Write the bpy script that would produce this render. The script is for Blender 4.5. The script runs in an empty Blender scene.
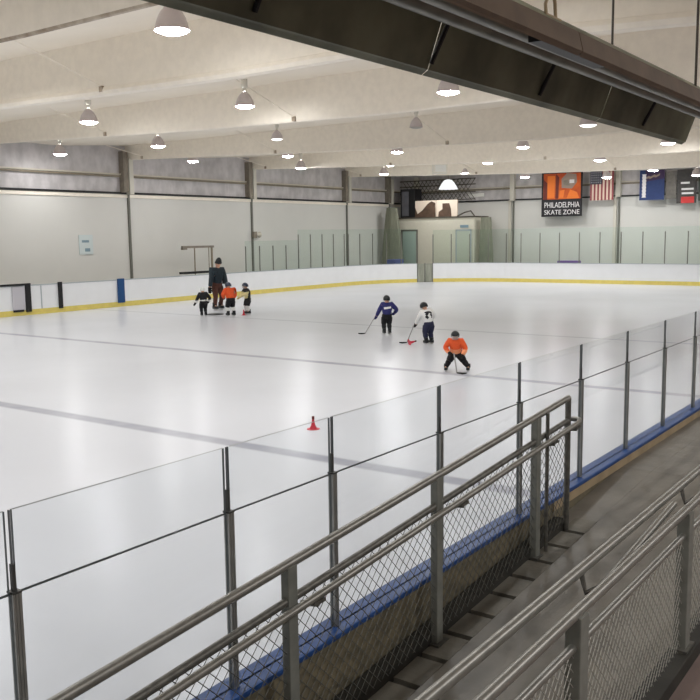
import bpy, bmesh, math, random
from mathutils import Vector, Matrix
random.seed(7)
S = bpy.context.scene
COL = S.collection
PI = math.pi

# ------------------------------------------------------------------ materials
def lin(c):
    r = []
    for v in c[:3]:
        v = v / 255.0
        r.append(v / 12.92 if v <= .04045 else ((v + .055) / 1.055) ** 2.4)
    return (r[0], r[1], r[2], 1)

def mat(name, c, rough=.6, metal=0., spec=.4, noise=0., nscale=6., c2=None, bump=0., bscale=30., stretch=None):
    m = bpy.data.materials.new(name); m.use_nodes = True
    nt = m.node_tree; b = nt.nodes['Principled BSDF']
    b.inputs['Base Color'].default_value = lin(c)
    b.inputs['Roughness'].default_value = rough
    b.inputs['Metallic'].default_value = metal
    b.inputs['Specular IOR Level'].default_value = spec
    tc = nt.nodes.new('ShaderNodeTexCoord'); vec = tc.outputs['Object']
    if stretch:
        mp = nt.nodes.new('ShaderNodeMapping'); mp.inputs['Scale'].default_value = stretch
        nt.links.new(vec, mp.inputs['Vector']); vec = mp.outputs['Vector']
    if noise or c2:
        n = nt.nodes.new('ShaderNodeTexNoise'); n.inputs['Scale'].default_value = nscale; n.inputs['Detail'].default_value = 5
        nt.links.new(vec, n.inputs['Vector'])
        r = nt.nodes.new('ShaderNodeValToRGB')
        if c2:
            a, d = lin(c), lin(c2)
        else:
            l = lin(c); a = tuple(min(1, x * (1 - noise)) for x in l[:3]) + (1,); d = tuple(min(1, x * (1 + noise)) for x in l[:3]) + (1,)
        r.color_ramp.elements[0].position = .35; r.color_ramp.elements[1].position = .65
        r.color_ramp.elements[0].color = a; r.color_ramp.elements[1].color = d
        nt.links.new(n.outputs['Fac'], r.inputs['Fac']); nt.links.new(r.outputs['Color'], b.inputs['Base Color'])
    if bump:
        n2 = nt.nodes.new('ShaderNodeTexNoise'); n2.inputs['Scale'].default_value = bscale; n2.inputs['Detail'].default_value = 4
        nt.links.new(vec, n2.inputs['Vector'])
        bp = nt.nodes.new('ShaderNodeBump'); bp.inputs['Strength'].default_value = bump; bp.inputs['Distance'].default_value = .02
        nt.links.new(n2.outputs['Fac'], bp.inputs['Height']); nt.links.new(bp.outputs['Normal'], b.inputs['Normal'])
    return m

def emis(name, c, strength):
    m = bpy.data.materials.new(name); m.use_nodes = True
    nt = m.node_tree; nt.nodes.clear()
    e = nt.nodes.new('ShaderNodeEmission'); o = nt.nodes.new('ShaderNodeOutputMaterial')
    e.inputs['Color'].default_value = (c[0], c[1], c[2], 1); e.inputs['Strength'].default_value = strength
    nt.links.new(e.outputs[0], o.inputs['Surface'])
    return m

def glass(name, tint, gl=.9):
    m = bpy.data.materials.new(name); m.use_nodes = True
    nt = m.node_tree; nt.nodes.clear()
    t = nt.nodes.new('ShaderNodeBsdfTransparent'); t.inputs['Color'].default_value = (*tint, 1)
    g = nt.nodes.new('ShaderNodeBsdfGlossy'); g.inputs['Roughness'].default_value = .03; g.inputs['Color'].default_value = (gl, gl, gl, 1)
    f = nt.nodes.new('ShaderNodeFresnel'); f.inputs['IOR'].default_value = 1.3
    x = nt.nodes.new('ShaderNodeMixShader'); o = nt.nodes.new('ShaderNodeOutputMaterial')
    ge = nt.nodes.new('ShaderNodeNewGeometry'); iv = nt.nodes.new('ShaderNodeMath'); iv.operation = 'SUBTRACT'; iv.inputs[0].default_value = 1
    nt.links.new(ge.outputs['Backfacing'], iv.inputs[1])
    mu = nt.nodes.new('ShaderNodeMath'); mu.operation = 'MULTIPLY'; nt.links.new(iv.outputs[0], mu.inputs[0]); nt.links.new(f.outputs[0], mu.inputs[1])
    nt.links.new(mu.outputs[0], x.inputs['Fac']); nt.links.new(t.outputs[0], x.inputs[1]); nt.links.new(g.outputs[0], x.inputs[2])
    nt.links.new(x.outputs[0], o.inputs['Surface'])
    return m

LINE_A, LINE_B, LINE_C = 8.58, 15.32, 22.47
def ice_material():
    m = mat('ice', (214, 217, 224), .26, spec=.16, noise=.025, nscale=.35, bump=.05, bscale=2.2)
    nt = m.node_tree; b = nt.nodes['Principled BSDF']
    base = b.inputs['Base Color'].links[0].from_socket
    geo = nt.nodes.new('ShaderNodeNewGeometry'); sp = nt.nodes.new('ShaderNodeSeparateXYZ')
    nt.links.new(geo.outputs['Position'], sp.inputs[0])
    n = nt.nodes.new('ShaderNodeTexNoise'); n.inputs['Scale'].default_value = 1.6; nt.links.new(geo.outputs['Position'], n.inputs['Vector'])
    def M(op, a, c=None):
        k = nt.nodes.new('ShaderNodeMath'); k.operation = op
        for i, v in enumerate((a, c)):
            if v is None: continue
            if isinstance(v, (int, float)): k.inputs[i].default_value = v
            else: nt.links.new(v, k.inputs[i])
        return k.outputs[0]
    for x0, hw, colr, op in ((LINE_A, .15, (150, 152, 166), .72), (LINE_B, .14, (152, 152, 166), .62), (LINE_C, .10, (160, 166, 178), .5)):
        d = M('ABSOLUTE', M('SUBTRACT', sp.outputs['X'], x0))
        mr = nt.nodes.new('ShaderNodeMapRange'); mr.interpolation_type = 'SMOOTHSTEP'
        mr.inputs['From Min'].default_value = hw * .55; mr.inputs['From Max'].default_value = hw * 1.25
        mr.inputs['To Min'].default_value = 1; mr.inputs['To Max'].default_value = 0
        nt.links.new(d, mr.inputs['Value'])
        fac = M('MULTIPLY', M('MULTIPLY', mr.outputs[0], M('ADD', n.outputs['Fac'], .5)), op)
        mx = nt.nodes.new('ShaderNodeMixRGB'); mx.inputs['Color2'].default_value = lin(colr)
        nt.links.new(fac, mx.inputs['Fac']); nt.links.new(base, mx.inputs['Color1']); base = mx.outputs[0]
    nt.links.new(base, b.inputs['Base Color'])
    return m

def flag_material():
    m = mat('flag_cloth', (190, 60, 66), .8)
    return m

M = dict(
    ice=ice_material(),
    slab=mat('concrete_slab', (150, 148, 142), .7, noise=.1),
    vinyl=mat('white_wall_vinyl', (212, 211, 206), .5, noise=.025, nscale=.5, bump=.05, bscale=1.2),
    silver=mat('silver_insulation', (192, 188, 188), .5, noise=.14, nscale=2.5, bump=.5, bscale=3.5, stretch=(1, 1, .6)),
    roof=mat('white_roof_fabric', (248, 239, 224), .6, noise=.02, nscale=.7, bump=.12, bscale=.8),
    beam=mat('white_beam_wrap', (244, 236, 222), .5, noise=.03),
    rust=mat('rusty_steel', (140, 122, 102), .7, c2=(206, 194, 176), nscale=3),
    black=mat('black_paint', (26, 26, 28), .5),
    girt=mat('tan_girt', (136, 126, 108), .6, noise=.1),
    girtpale=mat('pale_girt', (204, 198, 184), .6),
    palecol=mat('pale_column', (206, 202, 190), .6),
    darkcol=mat('dark_column', (130, 122, 110), .7, noise=.1),
    seam=mat('grey_seam', (112, 112, 104), .7),
    board=mat('white_board', (238, 240, 242), .3, noise=.015, nscale=2),
    yellow=mat('yellow_kickplate', (226, 208, 112), .4, noise=.05),
    cap=mat('grey_cap', (168, 176, 180), .5),
    blue=mat('blue_cap', (34, 72, 132), .4, noise=.12, nscale=9),
    bluepost=mat('blue_post', (24, 72, 124), .5),
    ply=mat('brown_board_back', (124, 114, 92), .75, c2=(98, 92, 76), nscale=7, bump=.2, bscale=25, stretch=(1, 1, 3)),
    palebeige=mat('light_beige', (172, 152, 122), .6, noise=.12, nscale=5),
    alu=mat('aluminium_post', (176, 176, 172), .35, metal=.75, noise=.08, nscale=12),
    aludark=mat('dark_aluminium', (92, 92, 90), .45, metal=.6),
    gasket=mat('dark_gasket', (104, 108, 112), .5),
    galv=mat('galvanised_rail', (150, 148, 142), .38, metal=.7, noise=.1, nscale=20),
    galvpost=mat('galvanised_post', (132, 133, 126), .5, metal=.3, noise=.1, nscale=15),
    raildark=mat('weathered_rail', (112, 110, 104), .45, metal=.6, noise=.2, nscale=25),
    wire=mat('chain_link_wire', (94, 94, 88), .6, metal=.2),
    mat_floor=mat('grey_rubber_floor', (120, 115, 106), .42, noise=.16, nscale=3, bump=.12, bscale=14),
    plank=mat('dark_plank', (118, 114, 104), .6, noise=.14, nscale=5, bump=.15, bscale=30),
    pit=mat('dark_gap', (24, 22, 20), .9),
    landing=mat('upper_landing', (120, 104, 98), .7, noise=.12, nscale=4),
    kerb=mat('dark_kerb', (48, 46, 41), .7, noise=.2),
    heater=mat('heater_sheet', (140, 142, 118), .4, metal=.1, c2=(98, 100, 82), nscale=2.2, bump=.1, bscale=3),
    heaterout=mat('heater_brown_edge', (104, 88, 74), .55, metal=.2, noise=.15),
    heattube=mat('heater_tube', (112, 110, 100), .4, metal=.6, noise=.2, nscale=4),
    bell=mat('spun_bell', (206, 196, 196), .4, metal=.15),
    bellwhite=mat('white_bell', (226, 226, 220), .45),
    ballast=mat('ballast_white', (222, 218, 206), .5),
    unlit=mat('unlit_lens', (176, 172, 164), .4),
    glass=glass('clear_screen_glass', (.965, .975, .98)),
    glassfar=glass('green_screen_glass', (.935, .972, .957)),
    glassedge=mat('glass_edge', (104, 112, 114), .3),
    booth=mat('booth_beige', (212, 208, 192), .6, noise=.02),
    boothedge=mat('booth_edge', (84, 78, 68), .6),
    doorgreen=mat('pale_green_door', (170, 186, 178), .4),
    doorbeige=mat('booth_door', (190, 194, 180), .5),
    curtain=mat('grey_green_netting', (130, 132, 116), .8, noise=.12, nscale=4, stretch=(6, 6, .6)),
    gate=mat('grey_green_gate', (164, 166, 152), .6, c2=(138, 142, 128), nscale=3, stretch=(5, 5, .5)),
    cream=mat('cream_panel', (238, 222, 204), .5),
    brown=mat('brown_print', (92, 72, 58), .6, noise=.25, nscale=3),
    darkgrey=mat('dark_grey_sheet', (98, 98, 104), .6, noise=.2, nscale=2),
    net=mat('black_net', (92, 88, 78), .8),
    orange=mat('orange_banner', (206, 98, 36), .7, c2=(176, 70, 30), nscale=1.5),
    maroon=mat('maroon_banner', (104, 44, 36), .7),
    orangebright=mat('orange_print', (226, 120, 46), .7),
    bannerblack=mat('black_banner', (34, 33, 36), .7),
    bannerwhite=mat('white_print', (220, 218, 218), .7),
    bannergrey=mat('grey_print', (150, 132, 120), .7),
    navy=mat('navy_banner', (40, 58, 104), .7, noise=.08),
    navydark=mat('dark_plum_print', (58, 40, 74), .7),
    flagred=mat('flag_red', (140, 72, 76), .75),
    flagwhite=mat('flag_white', (214, 194, 176), .75),
    flagblue=mat('flag_blue', (58, 60, 72), .75),
    red=mat('red_plastic', (206, 52, 70), .4),
    redbanner=mat('red_banner', (196, 58, 56), .7),
    greendark=mat('dark_green_banner', (62, 70, 62), .7),
    paleblue=mat('pale_blue_sheet', (204, 214, 214), .6),
    inkblue=mat('blue_ink', (128, 152, 164), .6),
    skin=mat('skin', (214, 168, 142), .6),
    jblack=mat('black_cloth', (34, 36, 40), .8, noise=.2, nscale=20),
    jwhite=mat('white_cloth', (232, 232, 230), .8),
    jorange=mat('orange_cloth', (232, 92, 44), .75, noise=.06, nscale=20),
    jorangepale=mat('pale_orange_cloth', (246, 160, 116), .75),
    jblue=mat('blue_cloth', (46, 48, 108), .75, noise=.1, nscale=20),
    jteal=mat('dark_teal_cloth', (38, 50, 58), .8, noise=.2, nscale=20),
    jyellow=mat('pale_yellow_cloth', (226, 214, 160), .8),
    pnavy=mat('navy_pants', (38, 40, 66), .8),
    pblack=mat('black_pants', (26, 26, 30), .8),
    pbrown=mat('brown_pants', (84, 52, 44), .8),
    hblack=mat('black_helmet', (32, 36, 38), .35),
    hnavy=mat('navy_helmet', (44, 54, 74), .35),
    hwhite=mat('white_helmet', (228, 232, 230), .35),
    cage=mat('face_cage', (170, 170, 170), .4, metal=.5),
    blade=mat('skate_steel', (190, 190, 190), .3, metal=.8),
    stick=mat('grey_stick', (150, 150, 150), .5),
    benchblue=mat('blue_bench', (86, 96, 146), .6),
    benchpurple=mat('purple_bench', (124, 96, 160), .6),
    gripblack=mat('black_rubber', (20, 20, 20), .8),
)
LAMP = emis('lamp_lens', (1, 1, 1), 118.)
LAMPDIM = emis('dim_lamp_lens', (1, .97, .94), 3.)
LAMPBELL = emis('glowing_bell', (.98, 1, 1), 1.0)

# ------------------------------------------------------------------ mesh tools
class MB:
    def __init__(self): self.v = []; self.f = []; self.mi = []
    def add(self, vs, fs, mi=0):
        o = len(self.v); self.v += [tuple(p) for p in vs]
        for q in fs: self.f.append([i + o for i in q]); self.mi.append(mi)
        return self
    def box(self, x0, x1, y0, y1, z0, z1, mi=0, mtx=None):
        vs = [Vector((x, y, z)) for x in (x0, x1) for y in (y0, y1) for z in (z0, z1)]
        if mtx: vs = [mtx @ p for p in vs]
        return self.add(vs, [(0, 1, 3, 2), (4, 6, 7, 5), (0, 4, 5, 1), (2, 3, 7, 6), (0, 2, 6, 4), (1, 5, 7, 3)], mi)
    def tube(self, pts, r, n=8, mi=0, cap=True):
        pts = [Vector(p) for p in pts]; rs = r if isinstance(r, (list, tuple)) else [r] * len(pts)
        vs = []; prev = None
        for i, p in enumerate(pts):
            t = (pts[min(i + 1, len(pts) - 1)] - pts[max(i - 1, 0)])
            if t.length < 1e-9: t = Vector((0, 0, 1))
            t.normalize()
            if prev is None:
                a = Vector((0, 0, 1)) if abs(t.z) < .9 else Vector((1, 0, 0))
                u = t.cross(a).normalized()
            else:
                u = (prev - t * prev.dot(t)).normalized()
            w = t.cross(u); prev = u
            for k in range(n):
                an = 2 * PI * k / n
                vs.append(p + (u * math.cos(an) + w * math.sin(an)) * rs[i])
        fs = []
        for i in range(len(pts) - 1):
            for k in range(n):
                fs.append((i * n + k, i * n + (k + 1) % n, (i + 1) * n + (k + 1) % n, (i + 1) * n + k))
        if cap:
            fs.append(tuple(range(n))[::-1]); fs.append(tuple(range((len(pts) - 1) * n, len(pts) * n)))
        return self.add(vs, fs, mi)
    def lathe(self, prof, c=(0, 0, 0), n=24, mi=0, mtx=None):
        vs = []
        for r, z in prof:
            for k in range(n):
                an = 2 * PI * k / n; vs.append(Vector((r * math.cos(an), r * math.sin(an), z)))
        if mtx: vs = [mtx @ p for p in vs]
        vs = [p + Vector(c) for p in vs]
        fs = [(i * n + k, i * n + (k + 1) % n, (i + 1) * n + (k + 1) % n, (i + 1) * n + k) for i in range(len(prof) - 1) for k in range(n)]
        return self.add(vs, fs, mi)
    def sweep(self, path, prof, mi=0):
        """path: (x,y) points, prof: closed loop of (outward offset, z); outward = left of travel"""
        n = len(prof); vs = []
        for i, p in enumerate(path):
            a = path[max(i - 1, 0)]; b = path[min(i + 1, len(path) - 1)]
            t = Vector((b[0] - a[0], b[1] - a[1])).normalized(); o = Vector((-t.y, t.x))
            for d, z in prof: vs.append((p[0] + o.x * d, p[1] + o.y * d, z))
        fs = [(i * n + k, (i + 1) * n + k, (i + 1) * n + (k + 1) % n, i * n + (k + 1) % n) for i in range(len(path) - 1) for k in range(n)]
        fs.append(tuple(range(n))); fs.append(tuple(range((len(path) - 1) * n, len(path) * n))[::-1])
        return self.add(vs, fs, mi)
    def prism(self, poly, z0, z1, mi=0, mtx=None):
        n = len(poly); vs = [Vector((x, y, z0)) for x, y in poly] + [Vector((x, y, z1)) for x, y in poly]
        if mtx: vs = [mtx @ p for p in vs]
        fs = [tuple(range(n))[::-1], tuple(range(n, 2 * n))] + [(k, (k + 1) % n, n + (k + 1) % n, n + k) for k in range(n)]
        return self.add(vs, fs, mi)
    def ball(self, c, r, n=14, mi=0, mtx=None):
        rx, ry, rz = r if isinstance(r, (tuple, list)) else (r, r, r)
        vs = []; m = n // 2 + 1
        for i in range(m + 1):
            ph = PI * i / m
            for k in range(n):
                an = 2 * PI * k / n
                vs.append(Vector((rx * math.sin(ph) * math.cos(an), ry * math.sin(ph) * math.sin(an), rz * math.cos(ph))))
        if mtx: vs = [mtx @ p for p in vs]
        vs = [p + Vector(c) for p in vs]
        return self.add(vs, [(i * n + k, (i + 1) * n + k, (i + 1) * n + (k + 1) % n, i * n + (k + 1) % n) for i in range(m) for k in range(n)], mi)
    def mesh(self, name, mats, smooth=False, bevel=0.):
        me = bpy.data.meshes.new(name); me.from_pydata(self.v, [], self.f)
        for m in (mats if isinstance(mats, (list, tuple)) else [mats]): me.materials.append(m)
        for p, k in zip(me.polygons, self.mi): p.material_index = k
        bm = bmesh.new(); bm.from_mesh(me); bmesh.ops.remove_doubles(bm, verts=bm.verts, dist=1e-6)
        bmesh.ops.recalc_face_normals(bm, faces=bm.faces)
        if bevel:
            es = [e for e in bm.edges if len(e.link_faces) == 2 and e.calc_face_angle(0) > .6]
            bmesh.ops.bevel(bm, geom=es, offset=bevel, segments=2, affect='EDGES', profile=.6, clamp_overlap=True)
        bm.to_mesh(me); bm.free()
        if smooth:
            for p in me.polygons: p.use_smooth = True
            try: me.set_sharp_from_angle(angle=math.radians(40))
            except Exception: pass
        me.update(); return me
    def build(self, name, mats, parent=None, smooth=False, bevel=0.):
        return link(name, self.mesh(name, mats, smooth, bevel), parent)

def link(name, me, parent=None):
    o = bpy.data.objects.new(name, me); COL.objects.link(o)
    if parent is not None: o.parent = parent
    return o
def thing(name, label, cat, loc=(0, 0, 0), rz=0, group=None):
    o = bpy.data.objects.new(name, None); COL.objects.link(o); o.empty_display_size = .2
    o.location = loc; o.rotation_euler = (0, 0, rz); o['label'] = label; o['category'] = cat
    if group: o['group'] = group
    return o
def tag(o, label, cat, group=None):
    o['label'] = label; o['category'] = cat
    if group: o['group'] = group
    return o
def struct(o): o['kind'] = 'structure'; return o

# ------------------------------------------------------------------ camera
F = 886.8; PITCH = .1287; ROLL = -.0132; YAW = .6215; H = 2.76
fw = Vector((math.cos(YAW) * math.cos(PITCH), math.sin(YAW) * math.cos(PITCH), -math.sin(PITCH)))
rt = Vector((math.sin(YAW), -math.cos(YAW), 0)); up = rt.cross(fw)
r_ = rt * math.cos(ROLL) + up * math.sin(ROLL); u_ = up * math.cos(ROLL) - rt * math.sin(ROLL)
cam = bpy.data.cameras.new('camera'); co = bpy.data.objects.new('camera', cam); COL.objects.link(co)
cam.sensor_width = 36; cam.sensor_fit = 'HORIZONTAL'; cam.lens = F / 700 * 36; cam.clip_end = 300; cam.clip_start = .05
mw = Matrix((r_, u_, -fw)).transposed().to_4x4(); mw.translation = (0, 0, H); co.matrix_world = mw
S.camera = co

# ------------------------------------------------------------------ rink layout (metres)
D, W, XE, R = 2.584, 28.59, 46.6, 7.0        # near boards, far boards, end boards, corner radius
XS = -16.0
CAPZ = .79
XW, YW = 49.3, 31.0                          # inner faces of the back and left walls
ARC = lambda cx, cy, a0, a1, n: [(cx + R * math.cos(math.radians(a0 + (a1 - a0) * i / n)), cy + R * math.sin(math.radians(a0 + (a1 - a0) * i / n))) for i in range(n + 1)]

# ---- setting
struct(MB().box(-19, XW + .4, -11, YW + .4, -.3, -.03).build('floor', M['slab']))
poly = [(XS, D), (XE - R, D)] + ARC(XE - R, D + R, -90, 0, 10)[1:] + ARC(XE - R, W - R, 0, 90, 10) + [(XS, W)]
struct(MB().prism(poly, -.03, 0).build('ice_sheet', M['ice']))
BL = 4.72                                     # black ledge height
wl = MB().box(-19, XW + .4, YW, YW + .3, -.03, BL).box(-19, XW + .4, YW, YW + .3, BL, 8, 1)
struct(wl.build('wall_left', [M['vinyl'], M['silver']]))
wb = MB().box(XW, XW + .3, -11, YW, -.03, BL).box(XW, XW + .3, -11, YW, BL, 8, 1)
struct(wb.build('wall_back', [M['vinyl'], M['silver']]))
struct(MB().box(-19, XW + .4, -11.3, -11, -.03, 8).build('wall_right', M['vinyl']))
struct(MB().box(-19.3, -19, -11.3, YW + .3, -.03, 8).build('wall_front', M['vinyl']))
struct(MB().box(-19, XW, YW - .09, YW, BL - .04, BL + .04).build('trim_1', M['black']))
struct(MB().box(XW - .09, XW, -11, YW - .09, BL - .04, BL + .04).build('trim_2', M['black']))
# horizontal girts on the insulated strip of the walls
struct(MB().box(-19, XW, YW - .14, YW, 5.40, 5.47).box(-19, XW, YW - .12, YW, 5.49, 5.55, 1).build('trim_3', [M['girt'], M['girtpale']]))
struct(MB().box(XW - .14, XW, -11, YW - .14, 5.36, 5.44).box(XW - .12, XW, -11, YW - .14, 5.47, 5.52, 1).build('trim_4', [M['girt'], M['girtpale']]))
struct(MB().box(-19, XW, YW - .05, YW, 4.52, 4.66).build('trim_5', M['beam']))

# ---- roof: fabric bays between wrapped beams whose lower chord dips over the ice
BX = [-7.5, .5, 8.1, 12.3, 18.5, 26.6, 34.7, 43.1]
def chord(y):
    P = [(-11, 4.95), (0, 5.32), (4.5, 5.55), (8, 5.72), (12, 5.69), (19, 5.81), (25, 6.0), (31, 6.2)]
    for (a, za), (b, zb) in zip(P, P[1:]):
        if y <= b:
            t = (y - a) / (b - a); return za + (zb - za) * t
    return P[-1][1]
def roofz(x, y):
    bs = BX + [XW]
    for a, b in zip([-19] + bs, bs):
        if a <= x <= b:
            t = (x - a) / max(b - a, .01)
            return 6.75 - .22 * math.sin(PI * t) ** 2 - max(0, 4 - y) * .04
    return 6.75
nx, ny = 140, 30
vs = []; fs = []
for i in range(nx + 1):
    for j in range(ny + 1):
        x = -19 + (XW + 19) * i / nx; y = -11 + (YW + 11) * j / ny
        vs.append((x, y, roofz(x, y)))
for i in range(nx):
    for j in range(ny):
        a = i * (ny + 1) + j; fs.append((a, a + 1, a + ny + 2, a + ny + 1))
n0 = len(vs); vs2 = [(x, y, z + .1) for x, y, z in vs]
rb = MB().add(vs, fs).add(vs2, fs)
struct(rb.build('ceiling', M['roof'], smooth=True))
for i, x in enumerate(BX):
    ys = [-11 + 42 * k / 28 for k in range(29)]
    b = MB(); n = len(ys)
    v = [(x - .05, y, chord(y)) for y in ys] + [(x - .05, y, roofz(x, y) + .05) for y in ys] + [(x + .05, y, chord(y)) for y in ys] + [(x + .05, y, roofz(x, y) + .05) for y in ys]
    f = []
    for k in range(n - 1):
        f += [(k, k + 1, n + k + 1, n + k), (2 * n + k, 3 * n + k, 3 * n + k + 1, 2 * n + k + 1), (k, 2 * n + k, 2 * n + k + 1, k + 1)]
    b.add(v, f)
    rr = .10 if x == 12.3 else .045
    b.tube([(x, y, chord(y)) for y in ys], rr, 8, 1 if x == 8.1 else 0)
    for k in range(2, 28, 5):                 # clamps under the chord and braces up to the roof
        y = ys[k] + .4
        b.box(x - .10, x - .02, y - .05, y + .05, chord(y) - .02, chord(y) + .10, 1)
        b.tube([(x - .1, y, chord(y) + .1), (x - 1.7, y + .5, roofz(x - 1.7, y))], .014, 6, 0)
    struct(b.build('roof_beam', [M['beam'], M['rust'], M['girtpale']], smooth=True))
# ---- columns on the walls
for x in (10.3, 18.5, 26.6, 34.7, 43.1, 47.7):
    b = MB().box(x - .42, x - .17, YW - .3, YW, 4.74, 6.5, 1).box(x - .13, x + .09, YW - .34, YW - .02, 4.66, 6.2, 0)
    b.box(x - .05, x + .05, YW - .08, YW, 0, 4.7, 2)
    struct(b.build('wall_column', [M['palecol'], M['darkcol'], M['seam']]))
for y in (29.8, 23.15, 16.78, 10.4, 4.2):
    b = MB().box(XW - .3, XW - .02, y - .13, y + .13, 4.66, 6.3, 0).box(XW - .08, XW, y - .045, y + .045, 0, 4.7, 2)
    b.box(XW - .1, XW, y + .13, y + .3, 0, 4.7, 0)
    struct(b.build('wall_column', [M['palecol'], M['darkcol'], M['seam']]))

# ------------------------------------------------------------------ far dasher boards
def board(name, label, path, h=1.1):
    t = thing(name, label, 'boards', (0, 0, 0))
    MB().sweep(path, [(0, 0), (.1, 0), (.1, h - .03), (0, h - .03)]).build('board_face', M['board'], t)
    MB().sweep(path, [(-.014, .001), (0, .001), (0, .2), (-.014, .2)]).build('kickplate', M['yellow'], t)['label'] = 'yellow kickplate'
    MB().sweep(path, [(-.02, h - .03), (.13, h - .03), (.13, h), (-.02, h)]).build('cap_rail', M['cap'], t)
    return t
AC = (XE - R, W - R)
def arcp(a0, a1, n): return ARC(AC[0], AC[1], a0, a1, n)
GA0, GA1 = 40.6, 48.5                          # the gate's place on the far corner (degrees)
board('dasher_board', 'long white rink board with yellow kickplate along the far left side of the ice',
      [(-9 + (XE - R + 9) * i / 24, W) for i in range(25)])
board('dasher_board', 'curved white rink board in the far corner, left of the grey gate', arcp(90, GA1, 8))
board('dasher_board', 'white rink board right of the grey gate, curving into the far end of the ice', arcp(GA0, 0, 6) + [(XE, W - R - .7 * i) for i in range(1, 18)])
board('dasher_board', 'curved white rink board at the far end, behind the right-hand glass', ARC(XE - R, D + R, 0, -90, 12))
# gate
gt = thing('rink_gate', 'grey-green gate filling the gap between the white boards in the far corner', 'gate', (0, 0, 0))
gp = arcp(GA1 - .15, GA0 + .15, 3)
MB().sweep(gp, [(.02, .0), (.08, .0), (.08, 1.06), (.02, 1.06)]).build('gate_panel', M['gate'], gt)
gf = MB()
for a in (GA1 - .3, (GA0 + GA1) / 2, GA0 + .3):
    p = arcp(a, a - .1, 1)[0]; gf.tube([(p[0], p[1], 0), (p[0], p[1], 1.1)], .03, 8)
gf.build('gate_frame', M['galvpost'], gt)

# far glass screens
def screen(name, label, pts, z0, z1, mat_=None):
    t = thing(name, label, 'glass screen')
    for (a, b) in zip(pts, pts[1:]):
        MB().sweep([a, b], [(.04, z0), (.052, z0), (.052, z1), (.04, z1)]).build('glass_pane', M['glassfar'], t)
    for p in pts:
        MB().tube([(p[0], p[1], z0 + .002), (p[0], p[1], z1 - .25)], .028, 8).build('support_post', M['seam'], t, smooth=True)
    return t
def offs(pts, d):
    r = []
    for i, p in enumerate(pts):
        a = pts[max(i - 1, 0)]; b = pts[min(i + 1, len(pts) - 1)]
        t = Vector((b[0] - a[0], b[1] - a[1])).normalized(); r.append((p[0] - t.y * d, p[1] + t.x * d))
    return r
screen('glass_screen', 'low greenish glass screen on the far left board, behind the skaters', offs([(31.6 + 1.0 * i, W) for i in range(5)], .06), 1.1, 2.55)
screen('glass_screen', 'tall greenish glass screen on the far left board, running into the corner',
       offs([(35.6 + 1.0 * i, W) for i in range(5)] + arcp(87, GA1, 5), .06), 1.1, 3.08)
screen('glass_screen', 'tall greenish glass screen behind the far end board, under the hanging banners',
       offs(arcp(GA0, 6, 4) + [(XE, W - R - .15 - 1.14 * i) for i in range(12)], .06), 1.1, 3.0)

# ------------------------------------------------------------------ players' bench doors on the far left boards
b = thing('bench_door', 'grey bench door with black post and rail in the far left board', 'door', (19.2, W - .021, 0))
MB().box(-.24, .28, -.03, 0, .2, 1.06).build('door_panel', mat('grey_door', (196, 194, 200), .5), b)
MB().box(-.24, .2, -.045, -.03, .14, .22).build('sill', M['black'], b)
MB().box(.3, .52, -.05, 0, .12, 1.12).build('post', M['black'], b)
MB().box(-.75, .52, -.06, .0, 1.1, 1.17).build('top_rail', M['black'], b)
tag(MB().box(20.93, 21.1, W - .07, W - .021, .15, 1.15).build('door_post', M['black']), 'slim black post in the far left board, right of the grey bench door', 'post')
tag(MB().box(20.18, 20.22, W - .012, W - .001, .2, 1.06).build('door_seam', M['cap']), 'thin grey joint in the far left board between the two black posts', 'joint')
tag(MB().box(23.76, 24.1, W - .08, W - .021, .16, 1.14).build('board_post', M['bluepost'], bevel=.01), 'bright blue post standing in the far left white board', 'post')

# shelter frame behind the boards near the coach
y0 = 29.7
b = thing('penalty_box_frame', 'thin grey pipe frame with a dark top bar behind the boards, left of the coach', 'frame', (28.5, y0, 0))
MB().box(0, 2.0, -.06, .06, 2.27, 2.37).box(0, .25, -.08, .08, 2.2, 2.3).build('top_bar', M['darkcol'], b)
for x, r in ((.78, .03), (1.9, .05), (1.7, .02)):
    MB().tube([(x, 0, 0), (x, 0, 2.3)], r, 8).build('upright', M['girt'], b, smooth=True)
MB().box(-.15, 2.05, -.08, .08, 1.1, 1.2).build('lower_bar', M['black'], b)
tag(MB().box(29.85, 29.96, W - .14, W - .03, .62, 1.25).build('hanging_strap', M['black']), 'short black strap hanging over the board above the left skater', 'strap')

# things on the left wall
sg = thing('wall_notice', 'small pale blue notice with blurred lettering on the left wall', 'sign', (24.2, YW - .03, 2.5))
MB().box(-.34, .36, -.01, .02, -.4, .42).build('sheet', M['paleblue'], sg)
MB().box(-.2, .16, -.018, -.01, .1, .2).build('lettering', M['inkblue'], sg)
MB().box(-.06, .2, -.018, -.01, -.28, -.14).build('emblem', M['inkblue'], sg)
hs = thing('wall_speaker', 'small grey horn speaker fixed to the wall seam above the skaters', 'speaker', (34.75, YW - .1, 2.85))
MB().box(-.12, .12, -.12, .02, -.16, .16).build('body', M['darkcol'], hs)
MB().lathe([(.05, 0), (.09, .12), (.16, .24)], (.12, -.06, 0), 14, 0, Matrix.Rotation(PI / 2, 3, 'Y').to_4x4()).build('horn', M['girtpale'], hs)

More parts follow.
